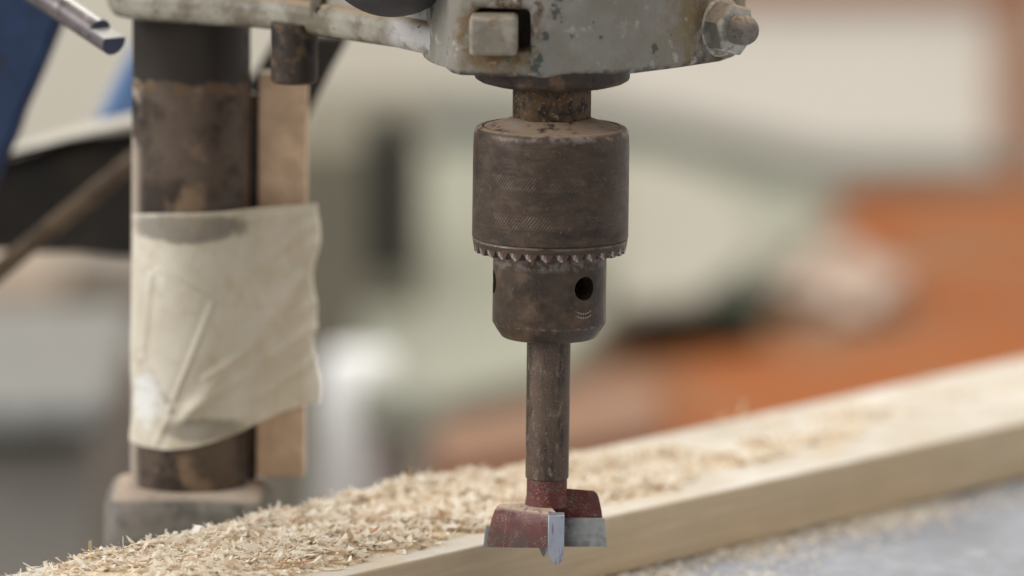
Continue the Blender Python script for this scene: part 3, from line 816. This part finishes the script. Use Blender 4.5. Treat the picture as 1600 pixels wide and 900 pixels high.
def np_obj(name, V, F, material, b, smooth=True):
    me = bpy.data.meshes.new(name)
    me.vertices.add(len(V)); me.vertices.foreach_set('co', ((V - np.array(b)) * S).astype(np.float32).ravel())
    me.loops.add(F.size); me.loops.foreach_set('vertex_index', F.astype(np.int32).ravel())
    me.polygons.add(len(F)); me.polygons.foreach_set('loop_start', np.arange(0, F.size, 4, dtype=np.int32))
    me.polygons.foreach_set('loop_total', np.full(len(F), 4, dtype=np.int32))
    me.update(calc_edges=True); me.validate()
    if smooth: me.shade_smooth()
    o = bpy.data.objects.new(name, me); COL.objects.link(o); o.location = Vector(b) * S
    me.materials.append(material)
    return o
HMAX = 3.3
def scatter(n, lnr, wdr, tilt, zlo, zhi, curlr, power=1.):
    s = rng.uniform(s_of(-80, PW), s_of(1680, 0), n * 4); t = rng.uniform(0, PW * 1.0, n * 4)
    c = cover(s, t); keep = rng.random(n * 4) < c ** power * .9
    s, t, c = s[keep][:n], t[keep][:n], c[keep][:n]
    k = len(s)
    h = c * HMAX * (.25 + 1.0 * N2(s * .13, t * .13))
    z = h * rng.uniform(zlo, zhi, k) + .25
    P = np.array(fmid)[None] + np.array(PD)[None] * s[:, None] + np.array(PN)[None] * t[:, None]
    P[:, 2] = ZT + z
    sc = rng.random(k) ** 1.6
    return flakes(P, lnr[0] + (lnr[1] - lnr[0]) * sc, wdr[0] + (wdr[1] - wdr[0]) * rng.random(k) ** 1.5, tilt, rng.normal(0, 1, k) * curlr)
Vs, Fs, off = [], [], 0
for a in ((800, (4.5, 10.), (1.2, 2.8), .17, .7, 1.1, 1.7), (2600, (3., 7.5), (.9, 2.3), .17, .5, 1.06, 1.3), (3000, (1.8, 4.5), (.45, 1.4), .22, .4, 1.08, 1.1), (2600, (.6, 1.8), (.25, .7), .28, .35, 1.1, .7),
          (1200, (3.5, 10.), (.22, .6), .15, .75, 1.12, 1.5), (3200, (.5, 1.8), (.25, .7), .4, .0, .25, .6, .35)):
    V, F = scatter(*a); Vs.append(V); Fs.append(F + off); off += len(V)
sv = np_obj('wood_shavings', np.concatenate(Vs), np.concatenate(Fs), M['shavings'], pl(0, PW / 2))
setp(sv, 'heap of pale curled wood shavings spread along the top of the plank', 'shavings', kind='stuff')
# fine dust bed under them
gs, gt = np.linspace(s_of(-100, PW), s_of(1680, 0), 260), np.linspace(.6, PW - .4, 70)
Sg, Tg = np.meshgrid(gs, gt, indexing='ij'); cg = cover(Sg, Tg)
Zg = ZT - .35 + cg * HMAX * .6 * (.25 + 1.0 * N2(Sg * .13, Tg * .13)) + np.where(cg > .05, (N1(Sg * 1.3, Tg * 1.3) - .4) * .8, 0)
Vg = (np.array(fmid)[None, None] + np.array(PD) * Sg[..., None] + np.array(PN) * Tg[..., None]); Vg[..., 2] = Zg
ni, nj = Sg.shape; idx = np.arange(ni * nj).reshape(ni, nj)
Fg = np.stack([idx[:-1, :-1], idx[1:, :-1], idx[1:, 1:], idx[:-1, 1:]], -1).reshape(-1, 4)
sd = np_obj('sawdust', Vg.reshape(-1, 3), Fg, M['sawdust'], pl(0, PW / 2))
setp(sd, 'bed of fine tan sawdust under the shavings on the plank', 'sawdust', kind='stuff')

# ------------------------------------------------------------------ sawdust on the table along the plank's foot
n = 5200
s = rng.uniform(s_of(850, 0), s_of(1750, 0), n); px = mid_px(s)
t = -np.abs(rng.normal(0, 1, n)) * np.interp(px, [700, 1000, 1150, 1300, 1700], [16, 15, 13, 10, 12]) - .3
dens = np.clip(N1(s * .06 + 3, t * .06 + 30) * 2.2 - .45, 0, 1) * np.interp(px, [800, 1000, 1250, 1400, 1700], [1, 1, .9, .4, .3])
kk = rng.random(n) < dens
s, t = s[kk], t[kk]
P = np.array(fmid)[None] + np.array(PD)[None] * s[:, None] + np.array(PN)[None] * t[:, None]
P[:, 2] = ZTB + .25 + rng.random(len(s)) * 1.1 * np.exp(t / 14)
V, F = flakes(P, .8 + 2.6 * rng.random(len(s)) ** 2, .3 + .8 * rng.random(len(s)), .3, rng.normal(0, 1, len(s)) * .8)
o = np_obj('table_sawdust', V, F, M['shavings'], (100, 60, ZTB))
setp(o, 'scattered sawdust lying on the steel table along the foot of the plank', 'sawdust', kind='stuff')

# ------------------------------------------------------------------ splinters one can pick out
def splinter(px, py, h, ln, wd, yaw, pitch, curl, label, col_):
    p = onz(px, py, ZT + h)
    seg = 10; vs, fs = [], []
    for i in range(seg + 1):
        u = i / seg - .5; a = curl * u
        x = ln * math.sin(a) / curl if abs(curl) > 1e-3 else ln * u
        z = ln * (1 - math.cos(a)) / curl if abs(curl) > 1e-3 else 0
        w = wd * .5 * (1 - .8 * abs(2 * u) ** 3)
        for dy, dz in ((-w, -.12), (w, -.12), (w, .12), (-w, .12)): vs.append((x, dy, z + dz))
    for i in range(seg):
        for q in range(4): fs.append((i * 4 + q, i * 4 + (q + 1) % 4, i * 4 + 4 + (q + 1) % 4, i * 4 + 4 + q))
    fs += [(0, 1, 2, 3), tuple(seg * 4 + q for q in range(4))]
    rm = Matrix.Rotation(yaw, 3, 'Z') @ Matrix.Rotation(-pitch, 3, 'Y')
    vs = [tuple(rm @ Vector(v) + p) for v in vs]
    return single('wood_splinter', vs, fs, col_, label, 'splinter', 'larger splinters on the plank', smooth=50)
M['splinter_tan'] = grain('tan_splinter', rgb(206, 160, 112), rgb(160, 108, 66), 0.1, sc=1.2)
M['splinter_pale'] = grain('pale_splinter', rgb(236, 218, 184), rgb(214, 184, 140), 0.6, sc=1.2)
splinter(462, 879, 2.4, 10.5, 1.7, .12, .05, .35, 'long flat brownish splinter at the front edge of the shavings', M['splinter_tan'])
splinter(640, 744, 5.5, 6.5, .7, .6, 1.45, .7, 'thin curl standing upright at the back edge beside the white canister', M['splinter_tan'])
splinter(1160, 640, 5.5, 6.5, 1.3, .5, 1.2, 1.1, 'blurred pale curl standing up on the plank right of the bit', M['splinter_pale'])
splinter(575, 832, 4.2, 7.5, 2.2, .35, .18, 1.0, 'broad tan curled shaving in the middle of the heap', M['splinter_tan'])
splinter(1125, 655, 3.2, 8.0, 2.0, .9, .1, .8, 'broad tan shaving lying on the plank before the upright pale curl', M['splinter_tan'])

# ------------------------------------------------------------------ lever rod and the blue machine to the left
M['rod'] = mat('grey_bar_steel', rgb(112, 104, 104), [(rgb(84, 76, 74), [('noise', .25, .48, .64)]), (rgb(150, 142, 136), [('noise', .1, .55, .7, None, 4)])], rough=.4, metal=.55, bumps=[(1., .15, .1)])
M['rod_end'] = mat('sawn_steel_face', rgb(70, 74, 96), rough=.4, metal=.5, var=.1)
M['flat'] = mat('bare_milled_steel', rgb(206, 206, 200), rough=.4, metal=.3, var=.06)
q = ony(178, 66, 62); p = ony(-60, -92, 120)
ax = (q - p).normalized()
vs, fs = rod(p, q, 21.5 * kx(60), n=40)
lever = empty('lever_rod', tuple(q), 'grey round steel rod with a flat-cut end poking in at the top left', 'rod')
lv = link('bar', mesh('bar', vs, fs, parent=lever), M['rod'], lever)
u = Vector((0, 0, 1)) - ax * ax.z; u.normalize(); u = (u + Vector((.25, -.3, 0))).normalized(); u = (u - ax * u.dot(ax)).normalized(); w_ = ax.cross(u)
r_ = 21.5 * kx(60)
c_ = [q - ax * 7.5, q + ax * 5]
cutb = [tuple(a + u * k1 + w_ * k2) for a in c_ for k1, k2 in ((r_ * .35, -9), (r_ * .35, 9), (r_ * 1.6, 9), (r_ * 1.6, -9))]
cut(lv, [hexa(cutb)])
lv.data.materials.clear(); lv.data.materials.append(M['rod']); lv.data.materials.append(M['flat']); lv.data.materials.append(M['rod_end'])
for f in lv.data.polygons:
    if f.normal.dot(u) > .97 and f.area * 1e6 > 20: f.material_index = 1
    elif f.normal.dot(ax) > .97: f.material_index = 2

M['blue'] = mat('glossy_blue_enamel', rgb(26, 50, 84), [(rgb(44, 74, 110), [('noise', .04, .5, .66)]), (rgb(28, 40, 62), [('noise', .1, .58, .68, None, 8)])], rough=.3, spec=.5, bumps=[(.4, .1, .2)])
M['blue_light'] = mat('dusty_blue_enamel', rgb(96, 126, 168), [(rgb(116, 142, 176), [('noise', .05, .46, .6)])], rough=.5)
M['black'] = mat('black_enamel', rgb(34, 30, 26), [(rgb(48, 40, 31), [('noise', .04, .48, .64)])], rough=.45)
M['cream_dust'] = mat('dusty_ledge', rgb(176, 170, 158), rough=.8)
def slab(pxs, Y0, depth, base=None):
    """a solid with the given outline at depth Y0 (front face) and real thickness behind it"""
    f = [ony(x, y, Y0) for x, y in pxs]; n = len(f)
    vs = [tuple(p) for p in f] + [(p.x, p.y + depth, p.z) for p in f]
    return vs, [tuple(range(n)), tuple(range(n, 2 * n))] + [(i, (i + 1) % n, n + (i + 1) % n, n + i) for i in range(n)]
single('blue_frame_bar', *slab([(-60, -60), (120, -60), (96, 44), (62, 128), (36, 186), (28, 214), (6, 262), (-60, 420), (-330, 1040), (-520, 1040), (-150, 120)], 175, 34), M['blue'], 'dark blue enamelled machine bar slanting down the left edge', 'machine frame', bevel=3.)
single('blue_machine_foot', *slab([(208, 70), (330, 60), (330, 205), (142, 205), (160, 168), (184, 120)], 330, 40), M['blue_light'], 'dusty light blue machine part half hidden behind the column', 'machine part', bevel=3.)
guard = empty('machine_guard', tuple(ony(110, 400, 300)), 'black machine guard with a pale dusty top edge left of the column', 'machine guard')
link('guard_shell', mesh('guard_shell', *slab([(-420, 330), (-60, 262), (30, 246), (110, 222), (210, 206), (260, 200), (260, 402), (185, 404), (120, 396), (60, 398), (-60, 390), (-420, 430)], 262, 16), parent=guard), M['black'], guard, bevel=4.)
link('top_ledge', mesh('top_ledge', *slab([(-420, 320), (-60, 254), (25, 238), (110, 212), (200, 192), (262, 190), (262, 200), (210, 206), (110, 222), (30, 246), (-60, 262), (-420, 330)], 256, 24), parent=guard), M['cream_dust'], guard, bevel=1.)
M['stick'] = mat('weathered_stick', rgb(104, 86, 66), [(rgb(78, 62, 46), [('noise', .1, .46, .62)])], rough=.7, bumps=[(.6, .3, .3)])
vs, fs = rod(ony(-335, 694, 170), ony(215, 246, 240), 15 * kx(220), n=24)
single('wooden_stick', vs, fs, M['stick'], 'brown wooden stick slanting across the front of the black guard', 'stick')
single('black_strap', *slab([(432, 55), (548, 55), (520, 105), (492, 160), (478, 190), (470, 190), (380, 140), (404, 105)], 210, 8), M['black'], 'black strap slanting behind the depth stop and the lath', 'strap', bevel=1.)

# ------------------------------------------------------------------ the workshop behind, far out of focus
M['wall'] = mat('cream_wall_paint', rgb(214, 207, 192), rough=.9, var=.05, vscale=.004)
M['floor'] = mat('grey_concrete', rgb(120, 116, 110), rough=.9, var=.15, vscale=.004)
o = single('wall', *box(-1500, 1500, 2650, 2700, -900, 1500), M['wall'], None, None, kind='structure', smooth=0)
o = single('floor', *box(-1500, 1500, 300, 2645, -905, -885), M['floor'], None, None, kind='structure', smooth=0)
ZB = -150.
M['bench'] = grain('orange_brown_bench_wood', rgb(160, 88, 38), rgb(140, 77, 34), .3, rough=.85, sc=.02, extra=[(rgb(140, 100, 70), [('noise', .011, .46, .6)])])
def zpoly(pxs, z): return [(p.x, p.y) for p in (onz(x, y, z) for x, y in pxs)]
bo = zpoly([(655, 1000), (1900, 1000), (1900, 262), (1340, 300), (900, 420), (655, 480)], ZB)
bo = [(bo[0][0], 640), (bo[2][0], 640), bo[2], bo[3], bo[4], (bo[0][0], bo[4][1])]
bench = empty('workbench', (bo[0][0] + 200, 1000, -885), 'orange-brown wooden workbench far behind the drill', 'workbench')
link('bench_top', mesh('bench_top', *prism(bo, ZB - 40, ZB), parent=bench), M['bench'], bench, bevel=3.)
for x, y in ((bo[0][0] + 40, 700), (bo[1][0] - 40, 700), (bo[0][0] + 60, bo[4][1] - 60), (bo[2][0] - 60, bo[2][1] - 80)):
    link('leg', mesh('leg', *box(x - 30, x + 30, y - 30, y + 30, -885, ZB - 41), parent=bench), M['bench'], bench, bevel=3.)
M['sage'] = mat('pale_sage_paint', rgb(152, 152, 136), rough=.6, var=.06, vscale=.01)
M['sage2'] = mat('cream_board', rgb(166, 162, 148), rough=.7, var=.05, vscale=.01)
M['dkgreen'] = mat('dark_green_paint', rgb(40, 54, 40), rough=.5)
M['olive'] = mat('olive_grey_paint', rgb(118, 112, 96), rough=.7, var=.12, vscale=.008)
M['dkpost'] = mat('dark_post_paint', rgb(30, 32, 25), rough=.6)
M['white'] = mat('white_plastic', rgb(250, 249, 247), rough=.6, var=.03)
M['greygreen'] = mat('grey_green_rail_paint', rgb(92, 98, 88), rough=.6)
M['brown'] = mat('brown_post_wood', rgb(156, 100, 62), rough=.8)
M['rag'] = mat('pale_rag_cloth', rgb(184, 164, 148), rough=.95)
M['cabinet'] = mat('grey_cabinet_paint', rgb(134, 129, 121), rough=.5, var=.1, vscale=.006)
M['cab_dark'] = mat('dark_brown_board', rgb(146, 134, 123), rough=.7)
M['lightgrey'] = mat('light_grey_enamel', rgb(124, 123, 119), rough=.5)
M['casing'] = mat('grey_casing_enamel', rgb(156, 154, 150), rough=.5)
M['tan'] = mat('tan_cardboard', rgb(160, 144, 128), rough=.8)
zs = ZB + 22
single('machine_bed', *prism(zpoly([(560, 600), (700, 612), (850, 580), (960, 480), (1195, 430), (1310, 318), (1000, 226), (560, 236)], zs), ZB + 1, zs), M['sage'], 'pale sage green machine bed lying on the bench behind the chuck', 'machine bed', bevel=3.)
single('cream_board', *prism(zpoly([(960, 470), (1090, 460), (1180, 395), (1170, 320), (1080, 250), (960, 240)], zs + 8), zs + 1, zs + 8), M['sage2'], 'cream board lying on the sage machine bed right of the chuck', 'board', bevel=1.)
gp = onz(1055, 545, ZB)
wp_ = zpoly([(672, 640), (1010, 612), (1040, 700), (690, 760)], ZB)
single('brown_offcut', *prism(wp_, ZB + 1, ZB + 9), mat('dull_brown_offcut', rgb(140, 106, 84), rough=.7), 'dull brown offcut lying on the bench edge behind the shank', 'offcut', bevel=1.)
single('green_tool_case', *box(gp.x - 58, gp.x + 40, gp.y - 2, gp.y + 60, ZB + 1, ZB + 25), M['dkgreen'], 'dark green tool case on the bench in front of the machine bed', 'tool case', bevel=3.)
# crumpled rag
rp = onz(1305, 478, ZB)
bm = bmesh.new(); bmesh.ops.create_icosphere(bm, subdivisions=4, radius=1)
rv = []
for v in bm.verts:
    c = v.co; k = 1 + .22 * math.sin(c.x * 5 + c.y * 3) * math.cos(c.y * 4 + c.z * 6)
    v.co = Vector((c.x * 34 * k, c.y * 60 * k, max(-.2, c.z) * 20 * k + 4.2))
rv = [tuple(v.co + rp + Vector((0, 0, 1))) for v in bm.verts]; rf = [tuple(w.index for w in f.verts) for f in bm.faces]; bm.free()
single('cleaning_rag', rv, rf, M['rag'], 'crumpled pale rag lying on the orange-brown bench', 'rag', smooth=60)
# rail and wall board
single('machine_rail', *slab([(540, 172), (760, 176), (1000, 190), (1300, 262), (1600, 268), (1600, 296), (1290, 300), (1000, 232), (760, 226), (540, 226)], 2150, 60), M['greygreen'], 'grey-green horizontal machine rail behind the sage bed', 'machine rail', bevel=3.)
board = empty('wall_board', tuple(ony(1280, 245, 2400)), 'large cream board with brown wooden frame at the upper right', 'board')
link('panel', mesh('panel', *slab([(950, 2), (1562, 2), (1562, 250), (950, 250)], 2400, 20), parent=board), mat('cream_panel_paint', rgb(238, 230, 217), rough=.8, var=.04, vscale=.004), board)
for pxs in ([(1564, -60), (1640, -60), (1640, 275), (1564, 275)], [(950, -60), (1562, -60), (1562, -2), (950, -2)]):
    link('frame_rail', mesh('frame_rail', *slab(pxs, 2390, 40), parent=board), M['brown'], board, bevel=2.)
# left of the bench
def canister():
    c = ony(560, 700, 1060); k = kx(1060); r = 72 * k
    zt_ = ony(560, 552, 1060).z
    return lathe([(r * 1.12, -300), (r * 1.14, -294), (r * .8, zt_ - 4), (r * .7, zt_), (r * .5, zt_), (1e-9, zt_)], 48, (c.x, 1060))
single('white_canister', *canister(), M['white'], 'white plastic canister standing behind the plank right of the lath', 'canister')
co_ = ony(560, 700, 1060)
single('canister_stand', *box(co_.x - 60, co_.x + 34, 1010, 1120, -885, -301), M['cabinet'], 'grey stand under the white canister', 'stand', bevel=2.)
single('dark_post', *slab([(572, 190), (640, 190), (640, 430), (572, 430)], 1180, 30), M['dkpost'], 'narrow dark post between the lath and the chuck, far back', 'post', bevel=2.)
single('olive_cabinet', *slab([(440, 232), (655, 226), (655, 900), (440, 900)], 1240, 200), M['olive'], 'olive-grey cabinet behind the white canister', 'cabinet', bevel=3.)
cab = empty('grey_cabinet', tuple(ony(60, 880, 760)), 'grey machine cabinet with a pale ledge at the lower left', 'cabinet')
link('cabinet_side', mesh('cabinet_side', *slab([(-200, 700), (150, 700), (150, 1200), (-200, 1200)], 760, 200), parent=cab), M['cabinet'], cab, bevel=4.)
link('ledge', mesh('ledge', *slab([(-200, 625), (170, 620), (176, 672), (130, 690), (-200, 696)], 720, 230), parent=cab), M['lightgrey'], cab, bevel=6.)
single('brown_board', *slab([(120, 560), (330, 540), (330, 1200), (120, 1200)], 1000, 40), M['cab_dark'], 'dark brown board upright behind the column foot', 'board', bevel=2.)
single('cardboard_box', *slab([(-200, 436), (96, 440), (92, 540), (-200, 545)], 1350, 120), M['tan'], 'tan cardboard box under the black guard at the left edge', 'box', bevel=3.)
single('grey_drum', *slab([(-200, 530), (60, 540), (84, 620), (-200, 640)], 1250, 100), M['casing'], 'light grey casing between the cardboard box and the ledge', 'casing', bevel=10.)
single('grey_partition', *slab([(-400, 392), (450, 392), (450, 1400), (-400, 1400)], 1500, 40), mat('taupe_partition_paint', rgb(162, 152, 140), rough=.8, var=.08, vscale=.006), 'taupe partition board far behind the column', 'partition', bevel=2.)
